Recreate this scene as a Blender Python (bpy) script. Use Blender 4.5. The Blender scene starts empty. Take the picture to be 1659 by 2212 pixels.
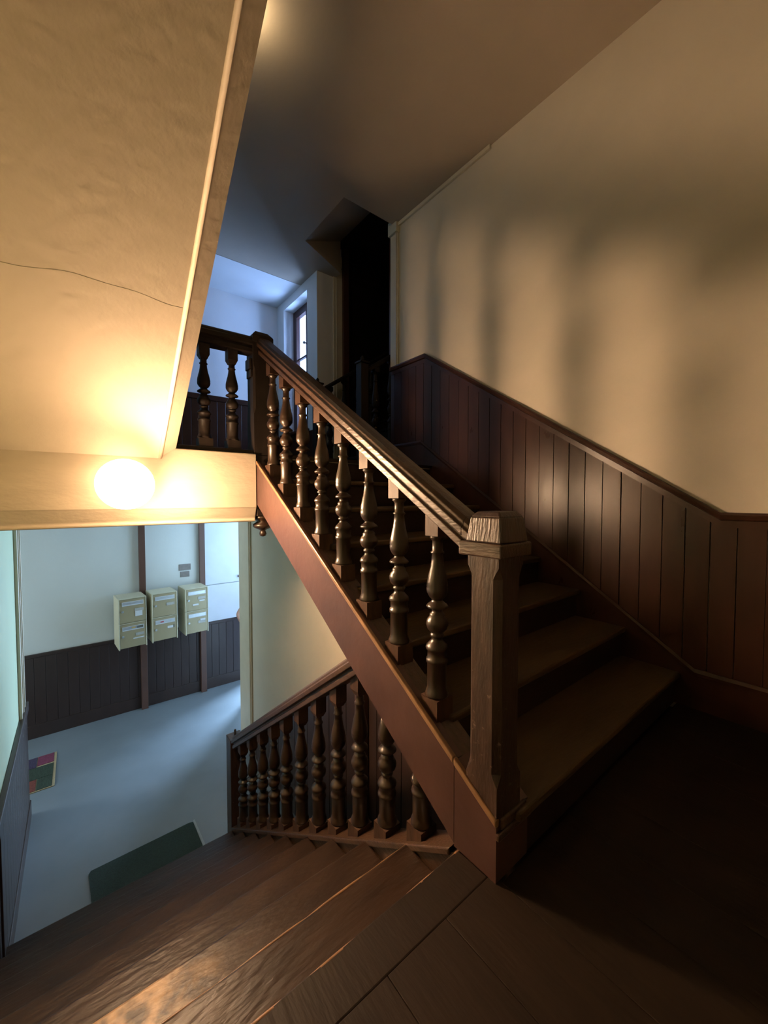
import bpy, bmesh, math, random
from mathutils import Vector, Matrix
random.seed(7)
S = bpy.context.scene
C = S.collection
# ------------------------------------------------------------------ camera, world, lights, exposure
cam = bpy.data.cameras.new('camera')
cam.sensor_fit = 'HORIZONTAL'; cam.sensor_width = 36.0; cam.lens = 36.0 * 840.0 / 1659.0
cam.clip_start = 0.02; cam.clip_end = 100
camo = bpy.data.objects.new('camera', cam); C.objects.link(camo)
camo.location = (0, 0, 1.10)
camo.rotation_euler = (math.radians(88.0), 0, math.radians(-38.4))
S.camera = camo
vs = S.view_settings
vs.view_transform = 'Standard'; vs.look = 'None'; vs.exposure = 0.0; vs.gamma = 1.0; vs.use_curve_mapping = False
W = bpy.data.worlds.new('sky'); S.world = W; W.use_nodes = True
W.node_tree.nodes['Background'].inputs[0].default_value = (0.55, 0.75, 1.0, 1)
W.node_tree.nodes['Background'].inputs[1].default_value = 1.0
LAMP_FRONT = 960.0      # radiance of the opal globe towards the stairs
LAMP_BASE = 26.0        # and of the rest of its front
LAMP_COL = (1.0, 0.63, 0.36)
DOOR_W = 480.0           # daylight through the street door
WIN_W = 105.0            # daylight through the landing window
ATTIC_E = 45.0          # small ceiling lamp above the upper flight

HALL_FILL_W = 62.0        # fill light behind an added, unseen door at the hall's other end
LAMP_ALL = 9.0           # and all round it
LAMP_DOWN = 75.0       # and of its underside
def area(name, loc, rot, sx, sy, w, col):
    l = bpy.data.lights.new(name, 'AREA'); l.shape = 'RECTANGLE'; l.size = sx; l.size_y = sy; l.energy = w; l.color = col
    o = bpy.data.objects.new(name, l); C.objects.link(o); o.location = loc; o.rotation_euler = rot
    return o
area('daylight_door', (3.05, 6.55, -0.55), (math.radians(-90), 0, math.radians(-14)), 0.5, 1.7, DOOR_W, (0.52, 0.74, 1.0))
area('daylight_window', (2.95, 4.74, 2.85), (0, math.radians(90), 0), 1.5, 0.75, WIN_W, (0.34, 0.54, 1.0))

area('hall_fill', (-3.15, 5.35, -0.35), (0, math.radians(-90), 0), 1.9, 1.2, HALL_FILL_W, (0.86, 0.97, 0.95))

# ------------------------------------------------------------------ helpers
def nod(nt, t, **kw):
    n = nt.nodes.new(t)
    for k, v in kw.items(): setattr(n, k, v)
    return n
def mat(name, col, rough=0.5, var=0.15, scale=6.0, stretch=(1, 1, 1), bump=0.0, bscale=60.0, col2=None, metal=0.0, spec=0.5, coat=0.0, rvar=0.0):
    m = bpy.data.materials.new(name); m.use_nodes = True
    nt = m.node_tree; b = nt.nodes['Principled BSDF']
    tc = nod(nt, 'ShaderNodeTexCoord'); mp = nod(nt, 'ShaderNodeMapping'); mp.inputs['Scale'].default_value = stretch
    nt.links.new(tc.outputs['Object'], mp.inputs[0])
    nz = nod(nt, 'ShaderNodeTexNoise'); nz.inputs['Scale'].default_value = scale; nz.inputs['Detail'].default_value = 6
    nt.links.new(mp.outputs[0], nz.inputs['Vector'])
    cr = nod(nt, 'ShaderNodeValToRGB')
    c2 = col2 or tuple(min(1, c * (1 + var)) for c in col)
    c1 = tuple(c * (1 - var) for c in col) if col2 is None else col
    cr.color_ramp.elements[0].position = 0.32; cr.color_ramp.elements[1].position = 0.68
    cr.color_ramp.elements[0].color = (*c1, 1); cr.color_ramp.elements[1].color = (*c2, 1)
    nt.links.new(nz.outputs[0], cr.inputs[0]); nt.links.new(cr.outputs[0], b.inputs['Base Color'])
    b.inputs['Roughness'].default_value = rough; b.inputs['Metallic'].default_value = metal
    b.inputs['Specular IOR Level'].default_value = spec
    b.inputs['Coat Weight'].default_value = coat; b.inputs['Coat Roughness'].default_value = 0.15
    if rvar:
        mr = nod(nt, 'ShaderNodeMapRange'); mr.inputs[3].default_value = rough - rvar; mr.inputs[4].default_value = rough + rvar
        nt.links.new(nz.outputs[0], mr.inputs[0]); nt.links.new(mr.outputs[0], b.inputs['Roughness'])
    if bump:
        n2 = nod(nt, 'ShaderNodeTexNoise'); n2.inputs['Scale'].default_value = bscale; n2.inputs['Detail'].default_value = 4
        nt.links.new(mp.outputs[0], n2.inputs['Vector'])
        bp = nod(nt, 'ShaderNodeBump'); bp.inputs['Strength'].default_value = bump; bp.inputs['Distance'].default_value = 0.01
        nt.links.new(n2.outputs[0], bp.inputs['Height']); nt.links.new(bp.outputs[0], b.inputs['Normal'])
    return m
def emit(name, col, st):
    m = bpy.data.materials.new(name); m.use_nodes = True; nt = m.node_tree
    nt.nodes.remove(nt.nodes['Principled BSDF'])
    e = nod(nt, 'ShaderNodeEmission'); e.inputs[0].default_value = (*col, 1); e.inputs[1].default_value = st
    nt.links.new(e.outputs[0], nt.nodes['Material Output'].inputs[0])
    return m, e, nt
M = {}
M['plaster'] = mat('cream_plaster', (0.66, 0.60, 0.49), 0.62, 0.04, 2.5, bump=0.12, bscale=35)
M['soffit'] = mat('soffit_plaster', (0.66, 0.57, 0.44), 0.6, 0.05, 3.0, (1, 1, 1), bump=0.25, bscale=22)
M['paper'] = mat('beam_plaster', (0.62, 0.53, 0.40), 0.6, 0.06, 4.0, (1, 1, 2.5), bump=0.3, bscale=16)
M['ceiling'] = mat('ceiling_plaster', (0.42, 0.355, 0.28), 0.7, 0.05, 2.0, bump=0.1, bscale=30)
M['white'] = mat('white_plaster', (0.76, 0.78, 0.79), 0.65, 0.04, 2.0, bump=0.08, bscale=30)
M['hallwall'] = mat('hall_paint', (0.66, 0.68, 0.66), 0.5, 0.03, 2.0, bump=0.06, bscale=30)
M['greenwall'] = mat('pale_green_paint', (0.60, 0.72, 0.50), 0.55, 0.04, 2.0, bump=0.08, bscale=30)
M['creamtrim'] = mat('cream_trim_paint', (0.66, 0.60, 0.47), 0.45, 0.04, 6.0)
M['moulding'] = mat('tan_moulding_paint', (0.52, 0.42, 0.29), 0.45, 0.06, 6.0)
M['rail'] = mat('dark_varnished_oak', (0.060, 0.031, 0.018), 0.36, 0.35, 14.0, (3, 0.6, 3), bump=0.25, bscale=45, spec=0.55, rvar=0.06)
M['newel'] = mat('dark_oak_newels', (0.048, 0.026, 0.019), 0.38, 0.35, 14.0, (3, 3, 0.6), bump=0.25, bscale=45, spec=0.5, rvar=0.06)
nt = M['newel'].node_tree; b_ = nt.nodes['Principled BSDF']; src = b_.inputs['Base Color'].links[0].from_socket
tcw = nod(nt, 'ShaderNodeTexCoord'); sp_ = nod(nt, 'ShaderNodeSeparateXYZ'); nt.links.new(tcw.outputs['Object'], sp_.inputs[0])
nw_ = nod(nt, 'ShaderNodeTexNoise'); nw_.inputs['Scale'].default_value = 38; nw_.inputs['Detail'].default_value = 9; nw_.inputs['Roughness'].default_value = 0.75; nt.links.new(tcw.outputs['Object'], nw_.inputs['Vector'])
m2 = nod(nt, 'ShaderNodeMapRange'); m2.inputs[1].default_value = 0.60; m2.inputs[2].default_value = 0.70; nt.links.new(nw_.outputs[0], m2.inputs[0])
mz = nod(nt, 'ShaderNodeMapRange'); mz.inputs[1].default_value = 0.72; mz.inputs[2].default_value = 0.52; mz.inputs[3].default_value = 0.12; mz.inputs[4].default_value = 0.8; nt.links.new(sp_.outputs[2], mz.inputs[0])
mm_ = nod(nt, 'ShaderNodeMath', operation='MULTIPLY'); nt.links.new(m2.outputs[0], mm_.inputs[0]); nt.links.new(mz.outputs[0], mm_.inputs[1])
mxw = nod(nt, 'ShaderNodeMixRGB'); mxw.inputs[2].default_value = (0.26, 0.19, 0.15, 1); nt.links.new(mm_.outputs[0], mxw.inputs[0]); nt.links.new(src, mxw.inputs[1]); nt.links.new(mxw.outputs[0], b_.inputs['Base Color'])
M['block'] = mat('dull_oak_blocks', (0.060, 0.030, 0.018), 0.52, 0.3, 14.0, (2, 2, 0.6), bump=0.15, bscale=45, spec=0.3)
M['oakshade'] = mat('shaded_guard_oak', (0.022, 0.015, 0.011), 0.5, 0.25, 12.0, (2, 2, 0.6), bump=0.1, bscale=30, spec=0.3)  # oak of the guard rail, darkened to carry the shade it stands in
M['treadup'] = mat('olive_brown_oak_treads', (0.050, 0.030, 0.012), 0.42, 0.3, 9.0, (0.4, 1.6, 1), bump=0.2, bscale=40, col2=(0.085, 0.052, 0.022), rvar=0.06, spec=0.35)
M['turned'] = mat('dark_turned_oak', (0.030, 0.016, 0.009), 0.33, 0.3, 12.0, (2, 2, 0.5), bump=0.08, bscale=30, spec=0.6)
M['string'] = mat('red_brown_painted_board', (0.072, 0.034, 0.028), 0.33, 0.18, 7.0, (1, 1, 1), bump=0.12, bscale=24, rvar=0.06)
M['edge'] = mat('worn_edge_wood', (0.22, 0.12, 0.06), 0.4, 0.25, 18.0)
M['wains'] = mat('mahogany_stained_boards', (0.040, 0.016, 0.010), 0.29, 0.22, 9.0, (1, 1, 0.35), bump=0.10, bscale=26, rvar=0.04, spec=0.34)
M['hallwains'] = mat('dark_brown_painted_boards', (0.040, 0.024, 0.021), 0.38, 0.12, 9.0, (1, 1, 0.3), bump=0.05)
M['post'] = mat('brown_painted_timber', (0.105, 0.050, 0.036), 0.42, 0.12, 8.0, (1, 1, 0.4))
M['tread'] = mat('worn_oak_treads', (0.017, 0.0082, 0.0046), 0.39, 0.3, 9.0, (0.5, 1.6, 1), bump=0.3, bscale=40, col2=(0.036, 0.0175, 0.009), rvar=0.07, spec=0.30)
M['worn'] = M['tread'].copy(); M['worn'].name = 'worn_oak_lamp_gleam'  # worn oak with the lamp's reflection painted in as a pale patch
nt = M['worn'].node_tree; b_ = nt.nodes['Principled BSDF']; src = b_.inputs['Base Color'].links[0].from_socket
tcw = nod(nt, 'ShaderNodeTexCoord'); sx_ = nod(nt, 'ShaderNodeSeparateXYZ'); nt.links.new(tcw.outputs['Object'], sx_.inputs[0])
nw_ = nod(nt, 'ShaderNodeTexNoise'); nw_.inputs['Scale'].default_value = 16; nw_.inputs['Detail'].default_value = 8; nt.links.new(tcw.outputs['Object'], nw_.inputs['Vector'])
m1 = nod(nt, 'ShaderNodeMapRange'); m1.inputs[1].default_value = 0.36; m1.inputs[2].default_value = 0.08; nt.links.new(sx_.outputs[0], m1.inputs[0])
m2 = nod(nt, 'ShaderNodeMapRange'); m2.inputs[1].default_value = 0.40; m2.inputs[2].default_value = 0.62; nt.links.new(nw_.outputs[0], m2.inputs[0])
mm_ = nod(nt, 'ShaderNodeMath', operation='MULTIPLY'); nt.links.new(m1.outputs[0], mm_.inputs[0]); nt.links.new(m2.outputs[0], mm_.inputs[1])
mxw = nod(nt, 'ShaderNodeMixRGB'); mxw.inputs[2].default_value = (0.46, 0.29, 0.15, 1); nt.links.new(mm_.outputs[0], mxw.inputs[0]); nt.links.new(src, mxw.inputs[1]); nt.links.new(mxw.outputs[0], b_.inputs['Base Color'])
M['riser'] = mat('oak_risers', (0.018, 0.008, 0.005), 0.5, 0.25, 9.0, (0.4, 1, 2), bump=0.1, spec=0.3)
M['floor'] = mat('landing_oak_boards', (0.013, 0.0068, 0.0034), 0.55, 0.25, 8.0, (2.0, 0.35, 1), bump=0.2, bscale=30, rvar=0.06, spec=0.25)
M['black'] = mat('black_brown_boards', (0.014, 0.010, 0.007), 0.55, 0.2, 8.0, (1, 1, 0.3), spec=0.2)
M['casing'] = mat('dark_red_casing', (0.075, 0.028, 0.018), 0.35, 0.15, 8.0, (1, 1, 0.3))
M['vinyl'] = mat('grey_vinyl_floor', (0.19, 0.22, 0.25), 0.34, 0.07, 3.0, bump=0.05, bscale=18, rvar=0.06)
M['box'] = mat('cream_enamel', (0.60, 0.55, 0.40), 0.38, 0.03, 5.0)
M['boxdoor'] = mat('beige_enamel_doors', (0.36, 0.30, 0.18), 0.38, 0.03, 5.0)
M['alu'] = mat('brushed_aluminium', (0.62, 0.66, 0.70), 0.35, 0.05, 30.0, metal=0.6)
M['card'] = mat('white_name_cards', (0.62, 0.63, 0.64), 0.6, 0.05, 30.0)
M['greycard'] = mat('grey_faded_cards', (0.40, 0.39, 0.36), 0.6, 0.10, 40.0)
M['plaque'] = mat('grey_plaques', (0.22, 0.20, 0.19), 0.5, 0.08, 30.0)
M['red'] = mat('red_sticker', (0.45, 0.05, 0.06), 0.5, 0.05)
M['orange'] = mat('orange_sticker', (0.55, 0.36, 0.12), 0.5, 0.05)
M['darkcard'] = mat('dark_sticker', (0.12, 0.12, 0.10), 0.5, 0.05)
M['mat'] = mat('dark_green_carpet', (0.020, 0.042, 0.036), 0.9, 0.2, 90.0, bump=0.5, bscale=200)
M['matedge'] = mat('pale_mat_edge', (0.30, 0.34, 0.38), 0.6, 0.05)
M['mg'] = mat('doormat_green', (0.035, 0.055, 0.038), 0.95, 0.5, 60.0, (6, 0.4, 1), bump=0.6, bscale=120)
M['mm'] = mat('doormat_magenta', (0.17, 0.035, 0.075), 0.95, 0.2, 60.0, bump=0.5, bscale=120)
M['mp'] = mat('doormat_purple', (0.055, 0.040, 0.085), 0.95, 0.5, 60.0, (6, 0.4, 1), bump=0.6, bscale=120)
M['mo'] = mat('doormat_rust', (0.18, 0.045, 0.035), 0.95, 0.3, 60.0, bump=0.5, bscale=120)
M['mb'] = mat('doormat_binding', (0.42, 0.33, 0.20), 0.9, 0.1, 60.0)
M['cupb'] = mat('white_cupboard_paint', (0.62, 0.66, 0.74), 0.45, 0.03)
M['steel'] = mat('dark_steel', (0.10, 0.09, 0.09), 0.4, 0.1, metal=0.7)
M['brass'] = mat('window_knob_metal', (0.25, 0.2, 0.2), 0.35, 0.1, metal=0.6)
M['winwood'] = mat('red_brown_window_frame', (0.055, 0.020, 0.018), 0.4, 0.15, 8.0, (1, 1, 0.4))
M['skin'] = mat('skin', (0.50, 0.27, 0.20), 0.5, 0.06, 10.0)
M['shirt'] = mat('dark_cotton_shirt', (0.06, 0.07, 0.10), 0.85, 0.1, 20.0)
M['jeans'] = mat('blue_denim', (0.05, 0.07, 0.13), 0.85, 0.15, 40.0)
M['hair'] = mat('dark_brown_hair', (0.03, 0.02, 0.012), 0.6, 0.2, 40.0)
M['shoe'] = mat('black_shoes', (0.02, 0.02, 0.02), 0.5, 0.1)
M['eye'] = mat('eye_white', (0.7, 0.7, 0.68), 0.3, 0.02)
# clear pane: a thin sheet that lets daylight through and mirrors a little
g = bpy.data.materials.new('window_glass'); g.use_nodes = True; nt = g.node_tree
nt.nodes.remove(nt.nodes['Principled BSDF'])
tr = nod(nt, 'ShaderNodeBsdfTransparent'); tr.inputs[0].default_value = (0.93, 0.95, 0.97, 1)
gl = nod(nt, 'ShaderNodeBsdfGlossy'); gl.inputs['Roughness'].default_value = 0.03
mx = nod(nt, 'ShaderNodeMixShader'); mx.inputs[0].default_value = 0.05
nt.links.new(tr.outputs[0], mx.inputs[1]); nt.links.new(gl.outputs[0], mx.inputs[2]); nt.links.new(mx.outputs[0], nt.nodes['Material Output'].inputs[0])
M['glass'] = g

def wl(o):
    v = Vector((0, 0, 0)); p = o
    while p: v += p.location; p = p.parent
    return v
def tag(o, label=None, cat=None, group=None, kind=None):
    if label: o['label'] = label
    if cat: o['category'] = cat
    if group: o['group'] = group
    if kind: o['kind'] = kind
    return o
def thing(name, loc, label, cat, group=None):
    o = bpy.data.objects.new(name, None); C.objects.link(o); o.location = loc; o.empty_display_size = 0.1
    return tag(o, label, cat, group)
def put(name, me, m, parent=None, loc=(0, 0, 0)):
    o = bpy.data.objects.new(name, me); C.objects.link(o)
    if m is not None and not me.materials: me.materials.append(m)
    o.location = Vector(loc) - (wl(parent) if parent else Vector((0, 0, 0)))
    if parent: o.parent = parent
    return o
def obj(name, bm, m, parent=None, smooth=False, bevel=0.0, loc=(0, 0, 0), seg=2):
    bmesh.ops.recalc_face_normals(bm, faces=bm.faces[:])
    me = bpy.data.meshes.new(name); bm.to_mesh(me); bm.free()
    if smooth:
        for p in me.polygons: p.use_smooth = True
    o = put(name, me, m, parent, loc)
    if bevel:
        b = o.modifiers.new('bevel', 'BEVEL'); b.width = bevel; b.segments = seg; b.limit_method = 'ANGLE'; b.angle_limit = math.radians(40)
    return o
def bx(bm, x0, x1, y0, y1, z0, z1):
    vs_ = [bm.verts.new((x, y, z)) for x in (x0, x1) for y in (y0, y1) for z in (z0, z1)]
    for f in ((0, 1, 3, 2), (4, 6, 7, 5), (0, 4, 5, 1), (2, 3, 7, 6), (0, 2, 6, 4), (1, 5, 7, 3)):
        bm.faces.new([vs_[i] for i in f])
    return bm
def box(*a): return bx(bmesh.new(), *a)
def prism(bm, pts, axis, a0, a1):
    def P(p, a):
        return (a, p[0], p[1]) if axis == 'x' else (p[0], a, p[1]) if axis == 'y' else (p[0], p[1], a)
    v0 = [bm.verts.new(P(p, a0)) for p in pts]; v1 = [bm.verts.new(P(p, a1)) for p in pts]
    bm.faces.new(v0); bm.faces.new(v1[::-1])
    n = len(pts)
    for i in range(n): bm.faces.new((v0[i], v0[(i + 1) % n], v1[(i + 1) % n], v1[i]))
    return bm
def pr(pts, axis, a0, a1): return prism(bmesh.new(), pts, axis, a0, a1)
def loft(bm, prof, p0, p1, along='y'):
    """a moulding: the closed profile (across, up) carried from p0 to p1, ends cut upright"""
    def P(q, p): return (p[0] + q[0], p[1], p[2] + q[1]) if along == 'y' else (p[0], p[1] + q[0], p[2] + q[1])
    v0 = [bm.verts.new(P(q, p0)) for q in prof]; v1 = [bm.verts.new(P(q, p1)) for q in prof]
    bm.faces.new(v0); bm.faces.new(v1[::-1]); n = len(prof)
    for i in range(n): bm.faces.new((v0[i], v0[(i + 1) % n], v1[(i + 1) % n], v1[i]))
    return bm
def lathe(bm, prof, cx=0, cy=0, z0=0, seg=20):
    rings = []
    for r, z in prof:
        rings.append([bm.verts.new((cx + r * math.cos(2 * math.pi * i / seg), cy + r * math.sin(2 * math.pi * i / seg), z0 + z)) for i in range(seg)])
    for a, b in zip(rings, rings[1:]):
        for i in range(seg): bm.faces.new((a[i], a[(i + 1) % seg], b[(i + 1) % seg], b[i]))
    bm.faces.new(rings[0][::-1]); bm.faces.new(rings[-1])
    return bm
def struct(name, bm, m, parent=None, **k):
    lab = k.pop('label', None)
    o = obj(name, bm, m, parent, **k)
    if parent is None: tag(o, lab, None, None, 'structure')
    return o

# ------------------------------------------------------------------ dimensions (metres; z = 0 is the half landing)
R = 0.174; XS = 0.915; XR = 2.53; L1 = 1.392; Z0 = -1.74; CZ = 3.78
def cap_z(y): return 0.18 + 0.632 * (y - 0.645)          # top of the upper flight's string
def rail_z(y): return 0.936 + 0.6416 * (y - 0.789)       # underside of its handrail
def nose_u(k): return 0.62 + 0.265 * (k - 1)
def nose_d(k): return 0.783 + 0.262 * k
def lcap_z(y): return -0.07 - 0.655 * (y - 0.882)        # top of the lower flight's string
def lrail_z(y): return -0.914 + 0.705 * (3.147 - y)      # underside of its handrail

# ------------------------------------------------------------------ setting: walls, ceilings, floors
struct('wall_right', box(XR, XR + 0.22, -1.4, 3.065, -0.3, 3.95), M['plaster'], label='cream plaster wall rising beside the upward flight')
wl_bm = box(-0.6, -0.4, -1.4, 4.6, -1.95, 0.965); bx(wl_bm, -0.6, -0.4, -1.4, 5.5, 0.965, 4.2)
struct('wall_left', wl_bm, M['greenwall'], label='pale green wall at the foot of the downward flight')
struct('wall_back', box(-0.6, 2.75, -1.6, -1.4, -1.95, 4.2), M['plaster'], label='cream wall closing the half landing')
struct('wall_far', box(-0.6, 2.62, 5.3, 5.5, 0.965, 4.2), M['white'], label='white wall behind the upper landing')
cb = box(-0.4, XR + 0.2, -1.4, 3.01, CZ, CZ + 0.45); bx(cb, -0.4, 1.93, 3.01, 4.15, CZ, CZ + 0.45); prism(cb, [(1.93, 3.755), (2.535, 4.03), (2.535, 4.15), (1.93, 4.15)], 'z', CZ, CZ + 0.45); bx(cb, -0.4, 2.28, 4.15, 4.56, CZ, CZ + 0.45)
struct('ceiling_far', box(-0.4, 2.28, 4.56, 5.3, CZ - 0.004, CZ + 0.45), M['white'], label='ceiling strip by the window with daylight painted in')  # whiter plaster stands in for window light on this part of the ceiling
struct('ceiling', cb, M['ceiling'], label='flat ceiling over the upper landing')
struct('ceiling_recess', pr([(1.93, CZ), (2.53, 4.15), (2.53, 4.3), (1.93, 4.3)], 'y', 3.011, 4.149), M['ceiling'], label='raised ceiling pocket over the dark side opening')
# window wall of the upper landing with its return beside the dark opening
ww = box(2.28, 2.62, 4.15, 4.40, L1, 4.23); bx(ww, 2.28, 2.62, 5.08, 5.3, L1, 4.23); bx(ww, 2.28, 2.62, 4.40, 5.08, L1, 1.96); bx(ww, 2.28, 2.62, 4.40, 5.08, 3.66, 4.23)
struct('wall_window', ww, M['white'], label='white wall with the deep window recess and its return beside the dark opening')
# slab of the upper landing; its plastered edge is the beam that carries the globe lamp
be = [(2.47, 1.385), (2.47, 1.045), (2.474, 1.038), (2.500, 0.972), (2.493, 0.962), (2.497, 0.950), (2.62, 0.950), (2.62, 1.385)]
struct('beam', pr(be, 'x', -0.4, XS), M['paper'], bevel=0.008, label='papered beam edge of the upper landing carrying the globe lamp')
sl = box(-0.4, XR, 2.62, 5.3, 0.965, 1.37); bx(sl, 1.06, XR, 2.505, 2.62, 0.965, 1.37)
struct('floor_slab', sl, M['paper'], label='slab of the upper landing')
fu = struct('floor_upper', box(1.06, 3.6, 2.475, 2.622, 1.371, L1), M['floor'], label='boarded floor of the upper landing')
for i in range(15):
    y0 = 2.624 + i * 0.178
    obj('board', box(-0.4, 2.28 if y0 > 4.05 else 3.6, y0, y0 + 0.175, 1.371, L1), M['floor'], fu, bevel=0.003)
# hall below
struct('floor_hall', box(-2.8, 4.6, 0.5, 6.3, Z0 - 0.15, Z0), M['vinyl'], label='grey blue vinyl floor of the entrance hall')
hw = box(-2.8, 2.3, 6.12, 6.32, Z0, 1.05); bx(hw, 3.5, 4.6, 6.12, 6.32, Z0, 1.05); bx(hw, 2.3, 3.5, 6.12, 6.32, 0.62, 1.05)
struct('wall_hall', hw, M['hallwall'], label='pale grey hall wall with the mailboxes')
ho = box(-2.8, -0.6, 4.4, 4.6, Z0, 0.965); bx(ho, 1.68, 4.6, 4.4, 4.6, Z0, 0.965); bx(ho, -2.95, -2.8, 4.4, 4.75, Z0, 1.05); bx(ho, -2.95, -2.8, 5.95, 6.32, Z0, 1.05); bx(ho, -2.95, -2.8, 4.75, 5.95, 0.62, 1.05); bx(ho, 4.6, 4.75, 4.4, 6.32, Z0, 1.05)
struct('wall_corridor', ho, M['hallwall'], label='hall walls left and right of the opening to the stairs')
struct('ceiling_hall', box(-2.8, 4.6, 5.501, 6.3, 0.966, 1.1), M['hallwall'], label='hall ceiling')
struct('ceiling_corridor', box(2.53, 4.6, 4.4, 5.5, 0.966, 1.1), M['hallwall'], label='corridor ceiling')
struct('ceiling_corridor_left', box(-2.8, -0.4, 4.4, 5.5, 0.966, 1.1), M['hallwall'], label='corridor ceiling left')
# wall under the upper flight, closing the cellar stairs
def sof(y): return min(0.963, -0.075 + 0.643 * (y - 0.86))
pts = [(0.55, Z0), (4.6, Z0), (4.6, 0.963), (2.474, 0.963), (0.55, sof(0.55))]
struct('wall_stair', pr(pts, 'x', 1.50, 1.68), M['plaster'], label='cream wall under the upward flight')
struct('wall_landing', (lambda b: (bx(b, -0.4, XR, -1.38, 0.55, Z0, -0.22), bx(b, 1.08, XR - 0.02, 0.61, 0.86, -0.20, -0.03), b)[-1])(bmesh.new()), M['black'], label='dark boarded mass under the half landing')
# half landing floor
fl = struct('floor', box(-0.4, XR, -1.4, 0.60, -0.20, -0.022), M['black'], label='oak floor of the half landing')
x = -0.4 + 0.152; xs = [-0.4]
x = 0.54 - 0.197 * 4
while x < XR - 0.05:
    if x > -0.35: xs.append(x)
    x += 0.197
xs.append(XR)
for a, b in zip(xs, xs[1:]):
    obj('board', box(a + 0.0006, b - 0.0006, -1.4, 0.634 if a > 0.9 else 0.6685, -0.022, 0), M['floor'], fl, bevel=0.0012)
obj('nosing_board', box(-0.4, XS, 0.669, 0.783, -0.030, 0.0), M['floor'], fl, bevel=0.004)
struct('baseboard_left', box(-0.4, -0.385, -1.4, 0.7, 0, 0.2), M['wains'], label='dark skirting on the landing')

# ------------------------------------------------------------------ wainscot on the right wall
wr = struct('trim_1', pr([(-1.4, 0), (-1.4, 0.19), (0.56, 0.19), (2.62, 1.615), (3.065, 1.615), (3.065, L1), (2.62, L1), (2.5, L1 - 0.14), (0.80, -0.02), (0.66, 0.0)], 'x', 2.512, 2.53), M['wains'], label='stepped mahogany wainscot beside the upward flight')
def top_d(y): return 1.03 if y < 0.474 else (1.03 + (y - 0.474) * 0.6600 if y < 2.565 else 2.41)
def bot_d(y): return 0.19 if y < 0.56 else (0.19 + (y - 0.56) * 0.6917 if y < 2.62 else 1.615)
y = 0.409 - 0.104 * 17
while y < 3.06:
    gp = random.choice((0.0006, 0.0012, 0.0022)); a, b = max(y + gp, -1.4), min(y + 0.104 - gp, 3.063)
    ys = sorted(set([a, b] + [q for q in (0.474, 0.56, 2.565, 2.62) if a < q < b]))
    if b - a > 0.02:
        p = [(q, bot_d(q) + 0.004) for q in ys] + [(q, top_d(q) - 0.04) for q in reversed(ys)]
        obj('board', pr(p, 'x', 2.516 + random.uniform(-0.0015, 0.0015), 2.5295), M['wains'], wr, bevel=0.0015)
    y += 0.104
rb = bmesh.new(); prof = [(0, -0.075), (-0.016, -0.075), (-0.018, -0.04), (-0.030, -0.034), (-0.036, -0.012), (-0.034, 0.0), (0, 0.0)]
for p0, p1 in (((-1.4, 1.03), (0.474, 1.03)), ((0.474, 1.03), (2.565, 2.41)), ((2.565, 2.41), (3.065, 2.41))):
    loft(rb, [(q[0], q[1]) for q in prof], (2.53, p0[0], p0[1]), (2.53, p1[0], p1[1]))
obj('dado_rail', rb, M['wains'], wr)
rb = bmesh.new(); prof = [(0, -0.012), (-0.024, -0.012), (-0.026, 0.004), (-0.020, 0.020), (0, 0.026)]
for p0, p1 in (((-1.4, 0.19), (0.56, 0.19)), ((0.56, 0.19), (2.62, 1.615)), ((2.62, 1.615), (3.065, 1.615))):
    loft(rb, prof, (2.53, p0[0], p0[1]), (2.53, p1[0], p1[1]))
obj('skirting_bead', rb, M['wains'], wr)
struct('trim_2', box(2.508, 2.53, 1.88, 2.95, CZ - 0.032, CZ), M['creamtrim'], bevel=0.004, label='thin cream batten between ceiling and right wall')
jb = box(2.512, 2.53, 2.952, 3.065, 2.41, 3.70); bx(jb, 2.502, 2.513, 2.966, 2.985, 2.41, 3.70)
t3 = struct('trim_3', jb, M['creamtrim'], label='cream strip framing the near side of the dark opening')
obj('block', box(2.485, 2.53, 2.945, 3.075, 3.69, 3.82), M['creamtrim'], t3, bevel=0.004)
jb = box(2.50, 2.62, 4.135, 4.15, L1, 3.90); bx(jb, 2.535, 2.548, 4.127, 4.136, L1, 3.90)
t4 = struct('trim_4', jb, M['creamtrim'], label='cream strip framing the far side of the dark opening')
obj('block', box(2.37, 2.60, 4.10, 4.15, 3.89, 4.03), M['creamtrim'], t4, bevel=0.006)
# far wall wainscot on the upper landing
wf = struct('trim_5', box(-0.4, 2.28, 5.288, 5.30, L1, 2.34), M['wains'], label='dark wainscot on the far wall of the upper landing')
b0 = None
for i in range(26):
    x0 = -0.4 + i * 0.103
    if b0 is None:
        b0 = obj('board', box(0.001, 0.101, 0, 0.012, L1 + 0.15, 2.35), M['wains'], wf, bevel=0.003, loc=(x0, 5.276, 0)); o = b0
    else:
        o = b0.copy(); C.objects.link(o); o.location = Vector((x0, 5.276, 0)) - wl(wf)
obj('dado_rail', box(-0.4, 2.28, 5.262, 5.30, 2.34, 2.41), M['wains'], wf, bevel=0.008)
obj('skirting', box(-0.4, 2.28, 5.27, 5.30, L1, L1 + 0.15), M['wains'], wf, bevel=0.006)
wc = struct('trim_6', box(2.262, 2.28, 4.15, 5.26, L1, 1.93), M['wains'], label='dark panelling below the window')
obj('window_sill', box(2.22, 2.44, 4.36, 5.12, 1.93, 1.965), M['wains'], wc, bevel=0.006)

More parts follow.
